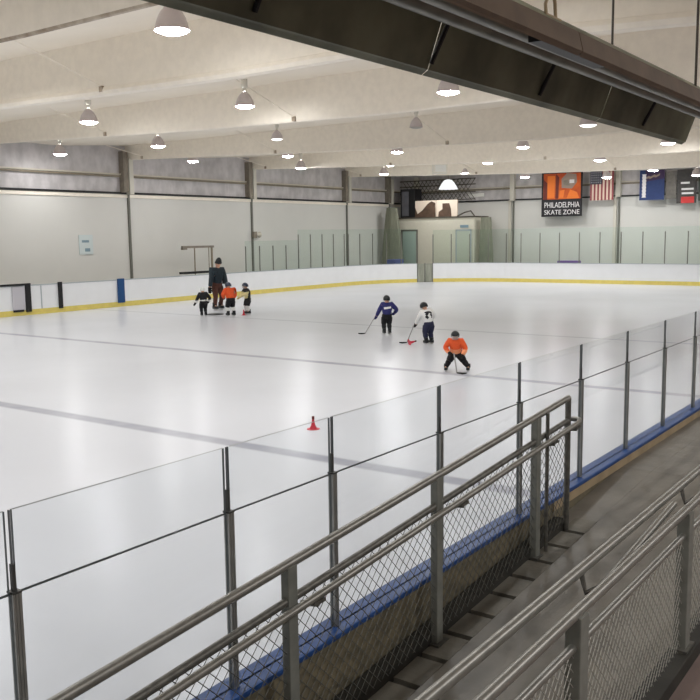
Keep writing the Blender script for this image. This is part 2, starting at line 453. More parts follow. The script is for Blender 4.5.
# ------------------------------------------------------------------ far corner: booth and what stands on it
bo = thing('announcer_booth', 'low beige booth behind the glass in the far corner', 'booth', (47.3, 0, 0))
MB().box(0, 1.8, 24.75, 30.1, -.03, 3.72).build('booth_wall', M['booth'], bo)
MB().box(-.06, 1.8, 24.7, 30.2, 3.72, 3.8).build('roof_edge', M['boothedge'], bo)
dg = MB().box(-.03, 0, 28.65, 29.8, 0, 3.0).build('glazed_door', M['doorgreen'], bo)
MB().box(-.05, -.03, 29.7, 29.82, 0, 3.02).box(-.05, -.03, 28.6, 28.7, 0, 3.02).box(-.05, -.03, 28.6, 29.82, 2.95, 3.05).build('door_frame', M['seam'], dg)
dd = MB().box(-.03, 0, 24.95, 25.9, 0, 2.95).build('plain_door', M['doorbeige'], bo)
MB().box(-.045, -.03, 24.9, 24.98, 0, 3.0).box(-.045, -.03, 25.88, 25.96, 0, 3.0).box(-.045, -.03, 24.9, 25.96, 2.92, 3.02).build('door_frame', M['cap'], dd)
MB().box(-.05, -.03, 25.1, 25.65, 3.12, 3.28).build('door_sign', M['inkblue'], dd)
def printed(name, label, y1, y0, shapes):
    t = thing(name, label, 'panel', (47.55, (y0 + y1) / 2, 3.8)); w = y1 - y0
    MB().box(0, .08, -w / 2, w / 2, 0, 1.0).build('board', M['cream'], t)
    mb = MB()
    for s in shapes:
        mb.prism([(w / 2 - x * w, z * 1.0) for x, z in s], 0, .02, 0, Matrix(((0, 0, -1, 0), (1, 0, 0, 0), (0, 1, 0, 0), (0, 0, 0, 1))))
    mb.build('print', M['brown'], t)
    return t
printed('picture_panel', 'cream panel with a dark brown diagonal figure on the booth roof', 28.95, 27.5,
        [[(0, 0), (1, 0), (.98, .85), (.8, .95), (.62, .8), (.35, .4), (.12, .2), (0, .6)]])
printed('picture_panel', 'cream panel with a dark brown squat figure, right of the other panel', 27.45, 26.0,
        [[(.1, 0), (.72, 0), (.7, .45), (.62, .8), (.3, .8), (.3, .45), (.12, .3)]])
cb = thing('equipment_cabinet', 'dark grey cabinet at the left end of the booth roof', 'cabinet', (47.6, 29.5, 3.8))
MB().box(0, .8, -.5, .55, 0, 1.75).build('body', M['black'], cb)
MB().box(-.03, 0, -.05, .42, .1, 1.6).build('door', M['darkgrey'], cb)
rl = MB().tube([(47.35, 25.9, 3.8), (47.35, 25.4, 4.02), (47.35, 25.0, 4.1), (47.35, 24.75, 3.8)], .04, 6).build('roof_pipe', M['boothedge'])
tag(rl, 'bent dark pipe at the right end of the booth roof', 'pipe')
def curtain(label, x, y, wb, wt, h):
    n = 26; vs = []
    for j in range(9):
        t = j / 8; w = wb + (wt - wb) * t ** 1.6
        for k in range(n):
            a = 2 * PI * k / n; rr = 1 + .1 * math.sin(7 * a + t)
            vs.append((x + .22 * math.sin(a) * rr, y + w / 2 * math.cos(a) * rr, h * t))
    fs = [(j * n + k, j * n + (k + 1) % n, (j + 1) * n + (k + 1) % n, (j + 1) * n + k) for j in range(8) for k in range(n)]
    fs += [tuple(range(n))[::-1], tuple(range(8 * n, 9 * n))]
    return tag(MB().add(vs, fs).build('gathered_netting', M['curtain'], smooth=True), label, 'netting')
curtain('grey-green bundle of gathered netting at the left side of the booth', 46.5, 30.0, 1.6, .7, 4.4)
curtain('narrow grey-green bundle of gathered netting at the right side of the booth', 47.6, 24.12, .95, .6, 3.7)
nt_ = MB()
for k in range(-8, 22):
    a = (48.9, 31 - .28 * k, 4.8); bq = (48.9, 31 - .28 * k - 1.0, 6.1)
    for p, q in ((a, bq), ((48.93, a[1], 6.1), (48.93, bq[1], 4.8))):
        if 25.5 < p[1] < 30.9 and 25.5 < q[1] < 30.9: nt_.tube([p, q], .02, 4)
for z in (4.85, 5.3, 5.75, 6.1): nt_.tube([(48.9, 25.5, z), (48.9, 30.9, z)], .03, 4)
tag(nt_.build('hanging_netting', M['net']), 'dark criss-cross netting high on the back wall above the booth', 'netting')
tag(MB().box(45.1, 46.1, 28.9, 29.5, -.03, 1.28).build('bench_cover', M['benchblue'], bevel=.03), 'blue covered bench behind the corner board, left of the booth', 'bench')
tag(MB().box(47.2, 47.7, 18.3, 19.5, -.03, 1.2).build('bench_cover', M['benchpurple'], bevel=.03), 'purple covered bench behind the end board, under the orange banner', 'bench')
for yy, ll in ((17.6, 'wide white lit panel'),):
    pass
tag(MB().box(XW - .06, XW, 25.1, 26.2, 4.98, 5.2).build('wall_panel', M['bellwhite'], bevel=.02), 'white panel on the back wall strip, right of the booth pictures', 'panel')

# ------------------------------------------------------------------ banners
WALLM = Matrix(((0, 0, -1, 0), (-1, 0, 0, 0), (0, 1, 0, 0), (0, 0, 0, 1)))   # local x -> -Y, y -> Z, z -> -X
def text_mesh(s, size, ex=.004):
    c = bpy.data.curves.new('t', 'FONT'); c.body = s; c.size = size; c.extrude = ex; c.align_x = 'CENTER'; c.align_y = 'CENTER'
    o = bpy.data.objects.new('t', c); COL.objects.link(o)
    dg = bpy.context.evaluated_depsgraph_get(); me = bpy.data.meshes.new_from_object(o.evaluated_get(dg))
    bpy.data.objects.remove(o); return me
def text(s, w, h, x, y, z, m, parent, name='lettering', rot=0, shear=0):
    me = text_mesh(s, 1.0)
    xs = [v.co.x for v in me.vertices]; ys = [v.co.y for v in me.vertices]
    sx = w / (max(xs) - min(xs)); sy = h / (max(ys) - min(ys)); cx = (max(xs) + min(xs)) / 2; cy = (max(ys) + min(ys)) / 2
    R2 = Matrix.Rotation(rot, 4, 'Z')
    for v in me.vertices:
        q = Vector(((v.co.x - cx) * sx, (v.co.y - cy) * sy, v.co.z)); q.x += shear * q.y
        q = R2 @ q + Vector((x, y, z)); v.co = WALLM.to_3x3() @ q
    me.materials.clear(); me.materials.append(m)
    return link(name, me, parent)
def banner(name, label, y1, y0, z0, z1, x=48.6):
    return thing(name, label, 'banner', (x, (y0 + y1) / 2, z0)), y1 - y0, z1 - z0
def P(mb, poly, mi=0, d=.02): return mb.prism(poly, d - .012, d, mi, WALLM)
t, w, h = banner('hanging_banner', 'orange hockey banner with a black bottom band lettered in white', 21.08, 18.65, 3.66, 6.2)
MB().box(-.01, .01, -w / 2, w / 2, 0, h).build('cloth', M['bannerblack'], t)
a = MB()
P(a, [(-w / 2 + .12, .98), (w / 2 - .1, .98), (w / 2 - .1, h - .12), (-w / 2 + .12, h - .12)], 0, .022)
P(a, [(-.86, 1.05), (-.45, 1.05), (-.4, 2.3), (-.86, 2.3)], 1, .034)
P(a, [(-.15, 1.05), (.1, 1.05), (.18, 1.5), (-.12, 1.45)], 1, .034)
P(a, [(-1.08, .98), (-.86, .98), (-.86, 1.9), (-1.08, 2.1)], 2, .034)
P(a, [(-.38, 1.0), (-.2, 1.0), (-.15, 2.2), (-.34, 2.4)], 2, .034)
P(a, [(.0, 1.6), (.6, 1.55), (.9, 1.9), (.85, 2.35), (.3, 2.42), (-.02, 2.1)], 3, .034)
P(a, [(.12, 1.75), (.5, 1.72), (.36, 2.05), (.1, 2.0)], 4, .046)
P(a, [(.46, 1.85), (.74, 1.85), (.74, 2.05), (.46, 2.05)], 5, .046)
P(a, [(.3, 1.0), (.5, 1.5), (.9, 1.35), (1.05, 1.0)], 1, .034)
a.build('emblem', [M['orange'], M['orangebright'], M['maroon'], M['bannergrey'], M['darkcol'], M['bannerwhite']], t)
text('PHILADELPHIA', w * .86, .30, .02, .66, .02, M['bannerwhite'], t)
text('SKATE ZONE', w * .86, .26, .02, .25, .02, M['bannerwhite'], t, 'lettering_line')
t, w, h = banner('hanging_flag', 'striped flag hung vertically with a dark starred corner, right of the orange banner', 18.2, 16.88, 4.5, 6.1)
MB().box(-.01, .01, -w / 2, w / 2, 0, h).build('cloth', M['flagwhite'], t)
a = MB()
for k in range(7):
    x0 = -w / 2 + w * (2 * k) / 13; P(a, [(x0, 0), (x0 + w / 13, 0), (x0 + w / 13, h), (x0, h)])
a.build('stripes', M['flagred'], t)
c_ = P(MB(), [(-w / 2, h * .55), (.02, h * .55), (.02, h), (-w / 2, h)], 0, .034).build('canton', M['flagblue'], t)
st = P(MB(), [((.035 if q % 2 == 0 else .015) * math.sin(q * PI / 5), (.035 if q % 2 == 0 else .015) * math.cos(q * PI / 5)) for q in range(10)], 0, .01).mesh('star', M['bannerwhite'])
for i in range(5):
    for j in range(5):
        o = link('star', st, c_); o.location = WALLM.to_3x3() @ Vector((-w / 2 + .09 + i * .125, h * .55 + .1 + j * .13, .036))
t, w, h = banner('hanging_banner', 'navy blue banner with white writing down its left edge', 15.46, 14.15, 4.42, 6.0)
MB().box(-.01, .01, -w / 2, w / 2, 0, h).build('cloth', M['navy'], t)
P(MB(), [(-w / 2 + .3, h * .62), (w / 2, h * .7), (w / 2, h), (-w / 2 + .3, h)]).build('top_patch', M['navydark'], t)
lp = []; rp_ = []
for k in range(15):
    z = .14 + k * .088; e = .03 if k % 2 else 0
    lp.append((-w / 2 + .13 + e, z)); rp_.append((-w / 2 + .36 - e, z))
P(MB(), lp + rp_[::-1], 0, .03).build('blurred_lettering', M['bannerwhite'], t)
tp = [(-.3 + .1 * k, h * .70 + .02 * k + .035 * math.sin(k * 2.1)) for k in range(8)]
P(MB(), tp + [(x_ + .03, z_ + .12) for x_, z_ in tp[::-1]], 0, .04).build('blurred_script', M['bannergrey'], t)
t, w, h = banner('hanging_banner', 'dark grey banner with pale lines and a red bottom band', 13.5, 12.5, 4.2, 5.95)
MB().box(-.01, .01, -w / 2, w / 2, 0, h).build('cloth', mat('charcoal_banner', (66, 64, 62), .7, noise=.2), t)
a = MB()
for x0, x1, z in ((-.3, .15, 1.0), (-.26, .36, .68), (-.24, .36, .46)): P(a, [(x0, z), (x1, z), (x1, z + .1), (x0, z + .1)])
a.build('pale_lines', M['bannerwhite'], t)
P(MB(), [(-.26, -.0), (.4, 0), (.4, .33), (-.26, .33)], 0, .024).build('bottom_band', M['redbanner'], t)['label'] = 'red bottom band'
t, w, h = banner('hanging_banner', 'plain dark grey banner between the navy banner and the red-bottomed one', 14.1, 13.55, 4.45, 5.9, 48.7)
MB().box(-.01, .01, -w / 2, w / 2, 0, h).build('cloth', mat('grey_banner', (112, 108, 102), .7, noise=.2), t)
t, w, h = banner('hanging_banner', 'dark green banner cut off by the right edge of the photo', 12.4, 11.0, 4.3, 5.7)
MB().box(-.01, .01, -w / 2, w / 2, 0, h).build('cloth', M['greendark'], t)
P(MB(), [(-w / 2 + .1, .2), (w / 2 - .1, .2), (w / 2 - .1, .6), (-w / 2 + .1, .6)]).build('band', M['darkcol'], t)

# ------------------------------------------------------------------ near side: boards, glass barrier
PX = [.55, 1.653, 2.692, 3.44, 4.511, 5.628, 6.782, 7.911, 9.061, 10.203] + [10.203 + 1.14 * k for k in range(1, 14)]
nb = thing('dasher_board', 'near rink board with a blue cap, brown on the walkway side', 'boards', (0, D, 0))
x0, x1 = -6, XE - R
MB().box(x0, x1, .0, .06, -.03, CAPZ - .032).build('board_face', M['board'], nb)
MB().box(x0, x1, .06, .075, .0, .2).build('kickplate', M['yellow'], nb)
MB().box(x0, x1, -.055, .0, -.03, CAPZ - .032).build('board_back', M['ply'], nb)['label'] = 'brown board back'
MB().box(x0, x1, -.075, .085, CAPZ - .032, CAPZ).build('cap_rail', M['blue'], nb, bevel=.012)['label'] = 'blue cap'
MB().box(6.1, x1, -.072, -.055, .69, CAPZ - .032).build('beige_strip', M['palebeige'], nb)['label'] = 'pale beige strip'  # beige strip on the board back along the landing, lighter than the brown
HP, HJ = .796, 1.082
gb = thing('glass_barrier', 'clear glass barrier with grey metal posts on the near blue-capped board', 'glass screen', (0, D, CAPZ))
lo = MB().box(0, 1, -.006, .006, .0, HP - .004)
for i, (a, b_) in enumerate(zip(PX, PX[1:])):
    def pane(nm, z0, z1, g0, g1):
        mb = MB().box(a + g0, b_ - g1, -.006, .006, z0, z1)
        o = mb.build(nm, [M['glass'], M['glassedge']], gb)
        for p in o.data.polygons:
            if abs(p.normal.y) < .5: p.material_index = 1
        return o
    pane('lower_pane', .0, HP - .004, .016, .016)
    pane('upper_pane', HP + .0, HJ, .008, .02)
    MB().box(a + .02, b_ - .02, -.0045, .0045, HP - .004, HP).build('seam_strip', M['gasket'], gb)
for i, a in enumerate(PX):
    p = MB().box(a - .0145, a + .0145, -.016, .014, 0, HP)
    p.box(a - .017, a + .017, -.02, -.016, 0, HP).box(a - .008, a - .004, -.023, -.02, 0, HP).box(a + .004, a + .008, -.023, -.02, 0, HP)
    po = p.build('post', M['alu'], gb, bevel=.0015)
    MB().box(a - .017, a + .017, -.022, .016, HP, HP + .008).box(a - .006, a + .006, -.008, .008, HP + .008, HP + .10).build('post_cap', M['aludark'], po)
    MB().box(a - .003, a + .001, -.004, .004, HP + .10, HJ).build('joint_strip', M['gasket'], gb)

# ------------------------------------------------------------------ walkway ramp and landings
def fz(x): return min(.69, .43 + .066 * (x - 3.69))
XR = 3.69 + .26 / .066
prof = [(-7, fz(-7)), (XR, .69), (40, .69)]
rp = struct(bpy.data.objects.new('walkway_ramp', None)); COL.objects.link(rp)
def slabm(y0, y1, dz, m, name, parent):
    vs = []
    for x, z in prof:
        for y in (y0, y1): vs += [(x, y, z + dz - .25), (x, y, z + dz)]
    fs = []
    for i in range(len(prof) - 1):
        o = i * 4; fs += [(o + 1, o + 5, o + 7, o + 3), (o, o + 2, o + 6, o + 4), (o, o + 4, o + 5, o + 1), (o + 2, o + 3, o + 7, o + 6)]
    fs += [(0, 1, 3, 2), (8, 10, 11, 9)]
    return MB().add(vs, fs).build(name, m, parent)
slabm(1.16, 2.25, 0, M['mat_floor'], 'ramp_mat', rp)
slabm(2.25, 2.526, -.03, M['pit'], 'ramp_base', rp)
x = -1.2
while x < 6.1:
    b = MB(); vs = []
    for xx in (x, x + .245):
        for y in (2.25, 2.42): vs += [(xx, y, fz(xx) - .03), (xx, y, fz(xx) + .002)]
    b.add(vs, [(1, 5, 7, 3), (0, 2, 6, 4), (0, 4, 5, 1), (2, 3, 7, 6), (0, 1, 3, 2), (4, 6, 7, 5)]).build('ramp_plank', M['plank'], rp)
    x += .29
vs = []
vs = []
for xx in (6.12, XR, 40):
    for yy in (2.25, 2.526): vs += [(xx, yy, fz(xx) - .03), (xx, yy, fz(xx) + .001)]
MB().add(vs, [(1, 5, 7, 3), (0, 2, 6, 4), (5, 9, 11, 7), (4, 6, 10, 8), (0, 4, 5, 1), (4, 8, 9, 5), (2, 3, 7, 6), (6, 7, 11, 10), (0, 1, 3, 2), (8, 10, 11, 9)]).build('landing_edge', M['mat_floor'], rp)
struct(MB().box(-8, 40, -11, 1.16, -.03, .66).build('upper_landing', M['landing']))

# ------------------------------------------------------------------ railings
def chain(x0, x1, zlo, zhi, y, pitch=.072, r=.0021, tw=.004):
    """diamond wire mesh between two height functions"""
    mb = MB(); L = 3.0
    for sgn, off in ((1, tw), (-1, -tw)):
        c = x0 - 1.6
        while c < x1 + 1.6:
            # line x = c + sgn*s*.62 , z = s ; clip
            pts = []
            for s in [k * .01 for k in range(0, 260)]:
                xx = c + sgn * (s - .9) * 1.0
                if x0 <= xx <= x1 and zlo(xx) <= s <= zhi(xx): pts.append((xx, y + off, s))
            if len(pts) > 2: mb.tube([pts[0], pts[-1]], r, 4, cap=False)
            c += pitch
    return mb
top = lambda x: 1.25 + .0732 * (x - 1.68)
mid = lambda x: top(x) - .165
ra = thing('ramp_railing', 'steel pipe railing with chain-link infill between the ramp and the glass barrier', 'railing', (0, 0, 0))
YA = 2.4; XEND = 6.06; X0 = -1.0
MB().tube([(X0, YA, top(X0)), (2.88, YA, top(2.88)), (4.16, YA, top(4.16)), (XEND, YA, top(XEND))], .022, 12).build('top_rail', M['galv'], ra, smooth=True)
MB().tube([(X0, YA, mid(X0)), (XEND, YA, mid(XEND))], .02, 10).build('mid_rail', M['raildark'], ra, smooth=True)
for px, w, m in ((.9, .032, 'galvpost'), (2.87, .032, 'galvpost'), (4.16, .032, 'galvpost'), (5.5, .034, 'galvpost')):
    po = MB().box(px - w, px + w, YA - w + .01, YA + w - .01, fz(px) - .02, top(px) - .005).build('post', M[m], ra, bevel=.005)
    MB().box(px - .06, px + .06, YA - .045, YA + .04, fz(px), fz(px) + .012).build('base_plate', M['raildark'], po)
MB().tube([(XEND, YA, fz(XEND) - .01), (XEND, YA, top(XEND))], .022, 10).build('end_post', M['raildark'], ra, smooth=True)
MB().tube([(5.62, YA - .03, fz(5.62)), (5.62, YA - .03, top(5.62))], .014, 8).build('brace_pipe', M['raildark'], ra, smooth=True)
kb = MB(); vs = []
for xx in (X0, XEND + .03):
    for y in (2.415, 2.505): vs += [(xx, y, fz(xx) - .02), (xx, y, fz(xx) + .07)]
kb.add(vs, [(1, 5, 7, 3), (0, 2, 6, 4), (0, 4, 5, 1), (2, 3, 7, 6), (0, 1, 3, 2), (4, 6, 7, 5)]).build('kerb', M['kerb'], ra)
chain(X0, XEND, lambda x: fz(x) + .05, mid, YA).build('chain_link_mesh', M['wire'], ra)
hz = lambda x: 1.11 + (1.40 - 1.11) / (6.0 - 1.96) * (x - 1.96)
YH = 2.31
MB().tube([(X0, YH, hz(X0)), (5.9, YH, hz(5.9)), (6.06, YH, hz(6.06)), (6.12, YH + .03, hz(6.12)), (6.12, YH + .09, hz(6.1))], .019, 10).build('handrail', M['galv'], ra, smooth=True)
for px in (2.95, 4.3, 5.6, 6.0):
    MB().tube([(px, YA, hz(px) - .05), (px + .02, YH + .01, hz(px) - .045), (px + .03, YH, hz(px) - .01)], .013, 6).box(px - .03, px + .05, YH - .012, YH + .012, hz(px) - .035, hz(px) - .018).build('bracket', M['raildark'], ra)

rbn = thing('landing_railing', 'steel pipe railing with chain-link infill on the camera side of the walkway', 'railing', (0, 0, 0))
YB = 1.1; BT = 1.425
MB().tube([(-1, YB, BT), (14, YB, BT)], .021, 12).build('top_rail', M['galv'], rbn, smooth=True)
MB().tube([(-1, YB, BT - .12), (14, YB, BT - .12)], .016, 10).build('mid_rail', M['galv'], rbn, smooth=True)
for px in (.9, 2.9, 4.3, 6.0, 7.6, 9.2, 10.8):
    po = MB().box(px - .04, px + .04, YB - .03, YB + .03, .66, BT - .005).build('post', M['galvpost'], rbn, bevel=.005)
    MB().box(px - .07, px + .07, YB - .045, YB + .045, .73, .742).build('base_plate', M['raildark'], po)
MB().box(-1, 14, YB - .06, YB + .05, .655, .73).build('kerb', M['kerb'], rbn, bevel=.006)
chain(-1, 10, lambda x: .72, lambda x: BT - .12, YB, pitch=.055, r=.002).build('chain_link_mesh', mat('pale_chain_wire', (168, 165, 156), .5, metal=.2), rbn)
MB().tube([(-1, 1.21, 1.455), (14, 1.21, 1.455)], .021, 12).build('handrail', M['galv'], rbn, smooth=True)
MB().tube([(3.19, 1.125, 1.40), (4.28, 1.155, 1.45)], .016, 10).build('inner_pipe', M['galv'], rbn, smooth=True)
for px in (1.2, 3.22, 4.62, 6.3, 7.9, 9.5):
    MB().tube([(px, YB, BT), (px, YB + .09, BT - .06), (px, 1.21, 1.44)], .012, 6).build('bracket', M['raildark'], rbn, smooth=True)

# ------------------------------------------------------------------ radiant heater
ht = thing('radiant_heater', 'long dark trough-shaped heater hanging over the walkway', 'heater', (0, 0, 3.56))
HX0, HX1 = -3.0, 8.5
prof_o = [(2.33, -.02), (2.30, .0), (2.20, .27), (2.0, .28), (1.6, .13), (1.525, .075), (1.505, -.01), (1.52, -.022)]
def shell(pr_, th, xa, xb):
    n = len(pr_); inn = []
    for i, p in enumerate(pr_):
        a = pr_[max(i - 1, 0)]; b = pr_[min(i + 1, n - 1)]
        t = Vector((b[0] - a[0], b[1] - a[1])).normalized(); inn.append((p[0] + t.y * th * -1, p[1] - t.x * -th * -1))
    lp = pr_ + inn[::-1]; m = len(lp)
    vs = [(x, y, z) for x in (xa, xb) for y, z in lp]
    fs = [(k, (k + 1) % m, m + (k + 1) % m, m + k) for k in range(m)]
    for i in range(n - 1):
        fs.append((i, i + 1, m - 2 - i, m - 1 - i)); fs.append((m + i, m + m - 1 - i, m + m - 2 - i, m + i + 1))
    return MB().add(vs, fs)
xs = [HX0, -.8, 1.5, 3.9, 6.3, HX1]
for a, b_ in zip(xs, xs[1:]):
    shell(prof_o[:6], .006, a, b_ - .01).build('reflector', M['heater'], ht)
    shell(prof_o[5:], .008, a, b_ - .01).build('side_flange', M['heaterout'], ht)['label'] = 'brown side flange'
for y, z in ((2.0, .17), (1.74, .10)):
    MB().tube([(HX0, y, z), (HX1 - .5, y, z)], .05, 12).build('burner_tube', M['heattube'], ht, smooth=True)
for a in (-1.8, .4, 2.6, 3.9, 5.2, 7.2):
    s_ = MB()
    s_.tube([(a, 2.28, .03), (a, 2.16, .25), (a, 2.0, .265), (a, 1.6, .115)], .012, 6)
    s_.build('tube_bracket', M['black'], ht)
MB().box(3.75, 4.55, 1.62, 1.70, .03, .1).build('burner_box', M['black'], ht)
for a in (.9, 3.0, 5.95, 8.2):
    for y, z in ((1.56, .1), (2.1, .28)):
        MB().tube([(a, y, z), (a, y, roofz(a, y) - 3.56)], .008, 6).build('hanger_wire', M['boothedge'], ht)
MB().tube([(3.74, 1.57, .1), (3.73, 1.57, .17), (3.69, 1.56, .21), (3.64, 1.56, .19), (3.63, 1.57, .15), (3.64, 1.57, .1)], .008, 8).build('gas_hose', M['palebeige'], ht, smooth=True)
MB().box(3.62, 3.78, 1.56, 1.6, .095, .112).build('hose_fitting', M['palebeige'], ht)

# ------------------------------------------------------------------ pendant lamps
bell_p = [(.055, .36), (.075, .34), (.11, .31), (.16, .25), (.205, .17), (.235, .08), (.25, .0), (.262, -.012), (.256, -.012), (.244, .004), (.228, .08), (.196, .165), (.15, .24), (.1, .29)]
me_bell = MB().lathe(bell_p, n=28).mesh('reflector', M['bell'], True)
me_bellw = MB().lathe(bell_p, n=28).mesh('reflector', M['bellwhite'], True)
disc = [(.243, .005), (.215, -.028), (.16, -.052), (.08, -.066), (.001, -.07)]
me_lens = MB().lathe(disc, n=24).mesh('lens', LAMP, True)
me_dim = MB().lathe(disc, n=24).mesh('lens', LAMPDIM, True)
me_off = MB().lathe(disc, n=24).mesh('lens', M['unlit'], True)
me_bal = MB().lathe([(.001, .72), (.07, .72), (.085, .7), (.085, .5), (.07, .47), (.05, .46), (.05, .36), (.001, .36)], n=16).mesh('ballast_housing', M['ballast'], True)
LG = 'pendant lamps over the ice'
def lamp(label, x, y, z, k=1.0, state='lit'):
    t = thing('pendant_lamp', label, 'lamp', (x, y, z), 0, LG)
    for nm, me in (('reflector', me_bell if state != 'white' else me_bellw), ('lens', {'lit': me_lens, 'dim': me_dim, 'off': me_off, 'white': me_lens}[state]), ('ballast_housing', me_bal)):
        o = link(nm, me, t); o.scale = (k, k, k)
    MB().tube([(0, 0, .72 * k), (0, 0, max(roofz(x, y) - z, .75 * k))], .012, 6).build('hanging_rod', M['girt'], t)
    return t
LAMPS = [
 ('large grey bell lamp at the top of the photo, just under the heater edge', 10.19, 10.66, 6.0, 1.08, 'lit'),
 ('lit bell lamp at upper left, second nearest lamp from the left edge', 16.49, 20.7, 6.0, 1.0, 'lit'),
 ('lit bell lamp hanging from the thick white beam left of the heater', 17.04, 15.34, 6.0, .95, 'lit'),
 ('lit bell lamp right under the middle of the heater', 16.5, 9.24, 5.66, .92, 'lit'),
 ('unlit grey bell lamp hanging below the lamp under the heater', 23.69, 14.38, 6.0, .8, 'off'),
 ('lit lamp farthest left, against the left wall insulation', 21.84, 29.22, 6.0, 1.0, 'lit'),
 ('lit lamp just above the pale column of the left wall', 22.3, 24.26, 6.0, 1.0, 'lit'),
 ('lit lamp above the coach, against the left wall girts', 27.62, 27.92, 6.0, .95, 'lit'),
 ('dim lamp above the pair of lamps left of the ceiling centre', 23.41, 19.67, 6.0, .8, 'dim'),
 ('lit lamp in the middle of the trio left of the ceiling centre', 28.6, 23.47, 6.0, .9, 'lit'),
 ('lowest lit lamp of the trio left of the ceiling centre', 34.03, 27.13, 6.0, 1.0, 'lit'),
 ('highest lit lamp of the diagonal trio above the corner netting', 30.24, 19.24, 6.0, .95, 'lit'),
 ('middle lit lamp of the diagonal trio above the corner netting', 35.58, 23.03, 6.0, .95, 'lit'),
 ('lowest lit lamp of the diagonal trio above the corner netting', 40.56, 26.65, 6.0, 1.0, 'lit'),
 ('lit lamp on a long rod below the right half of the heater', 31.87, 14.61, 6.0, .95, 'lit'),
 ('lit lamp between the white loudspeaker and the long-rod lamp', 37.87, 19.11, 6.0, .95, 'lit'),
 ('small lit lamp just right of the white hanging loudspeaker', 43.19, 23.09, 6.0, .95, 'lit'),
 ('dim white lamp half hidden by the lower edge of the heater', 25.46, 9.64, 5.84, 1.0, 'dim'),
 ('lit lamp above the striped flag, higher than the other one', 40.04, 14.57, 6.0, 1.02, 'lit'),
 ('lit lamp in front of the top of the orange banner', 45.45, 18.86, 6.0, 1.0, 'lit'),
 ('lit lamp in front of the top of the navy banner', 46.0, 13.99, 5.82, 1.0, 'lit'),
 ('lit lamp under the right end of the heater, higher than the banners', 33.23, 9.59, 5.9, 1.0, 'lit'),
 ('small lit lamp left of the orange banner', 46.0, 20.95, 5.81, 1.0, 'lit'),
 ('lit lamp hanging in front of the striped flag', 46.4, 16.5, 5.6, .95, 'lit'),
 ('lit lamp at the right edge of the photo above the red-bottomed banner', 46.0, 11.85, 5.47, .95, 'lit'),
]
for L in LAMPS: lamp(*L)
# bright translucent bell below the loudspeaker
bl = thing('bell_lamp', 'wide glowing white bell lamp under the hanging loudspeaker', 'lamp', (45.0, 25.2, 5.28))
MB().lathe([(.08, .55), (.2, .52), (.32, .4), (.45, .2), (.55, .0), (.53, .0), (.43, .2), (.3, .38), (.1, .5)], n=24).build('bell', LAMPBELL, bl, smooth=True)
MB().lathe([(.5, .06), (.001, .05)], n=20).build('lens', LAMPDIM, bl)
MB().tube([(0, 0, .5), (0, 0, 1.35)], .015, 6).build('hanging_rod', M['girt'], bl)
sp = thing('hanging_loudspeaker', 'white box loudspeaker hanging from a rod over the far corner of the ice', 'speaker', (38.97, 22.29, 5.72), YAW)
MB().box(-.28, .28, -.34, .36, .0, .5).build('cabinet', M['ballast'], sp, bevel=.03)
MB().box(-.3, -.28, -.26, .26, .08, .4).build('grille', M['bellwhite'], sp)
MB().lathe([(.001, .1), (.08, .1), (.08, 0), (.001, 0)], (0, -.1, .5), 12).build('mount', M['black'], sp)
MB().tube([(0, -.1, .55), (0, -.1, 1.0)], .016, 6).build('hanging_rod', M['girt'], sp)

# ------------------------------------------------------------------ unseen fill lights added along the lamp rows, near ice and stands (light only)
for x, y in ((3, 6.2), (9.8, 6), (4, 11), (-3, 11), (43, 6), (46, 27), (4, 15.5), (10.2, 17), (3.5, 20), (10.2, 21.5), (10.2, 26), (14.5, 26.5), (4, 26), (-3, 16), (-3, 21), (-3, 26), (15, 6.5), (38, 7), (29, 6), (3, -3.5), (10, -3.5), (-4, -3.5), (17, -3.5), (26, -2)):
    l = bpy.data.lights.new('unseen_fill_light', 'AREA'); l.shape = 'DISK'; l.size = .5; l.energy = (118 if x > 12 else 130) * (1 if y > 0 else 2.1) * .2 * PI; l.color = (1, 1, 1)
    o = bpy.data.objects.new('unseen_fill_light', l); o.location = (x, y, 6.0 if y > 0 else 5.4); COL.objects.link(o)

# ------------------------------------------------------------------ people
def skinned(name, nodes, edges, m, parent, sub=2, root=None):
    me = bpy.data.meshes.new(name); ks = list(nodes)
    me.from_pydata([nodes[k][0] for k in ks], [(ks.index(a), ks.index(b)) for a, b in edges], [])
    o = bpy.data.objects.new(name, me); COL.objects.link(o)
    sk = o.modifiers.new('s', 'SKIN'); sk.use_smooth_shade = True
    for i, k in enumerate(ks):
        r = nodes[k][1]; d = me.skin_vertices[0].data[i]
        d.radius = r if isinstance(r, (tuple, list)) else (r, r)
        d.use_root = (k == (root or ks[0]))
    ss = o.modifiers.new('u', 'SUBSURF'); ss.levels = sub; ss.render_levels = sub
    dg = bpy.context.evaluated_depsgraph_get(); m2 = bpy.data.meshes.new_from_object(o.evaluated_get(dg))
    bpy.data.objects.remove(o); m2.name = name; m2.materials.clear(); m2.materials.append(m)
    for p in m2.polygons: p.use_smooth = True
    return link(name, m2, parent)

def glove_mesh(h, side):
    b = MB(); s = h
    b.ball((.0, 0, -.018 * s), (.022 * s, .026 * s, .03 * s), 10)
    for k, (L, y) in enumerate(((.030, .02), (.034, .007), (.032, -.007), (.026, -.02))):
        b.tube([(.01 * s, y * s, -.03 * s), (.02 * s, y * s, (-.03 - L * .6) * s), (.008 * s, y * s, (-.03 - L) * s)], [.0085 * s, .008 * s, .006 * s], 6)
    b.tube([(.012 * s, side * .022 * s, -.012 * s), (.03 * s, side * .03 * s, -.025 * s), (.034 * s, side * .022 * s, -.042 * s)], [.009 * s, .008 * s, .006 * s], 6)
    b.lathe([(.026 * s, .03 * s), (.031 * s, .02 * s), (.026 * s, -.01 * s)], n=10)
    return b

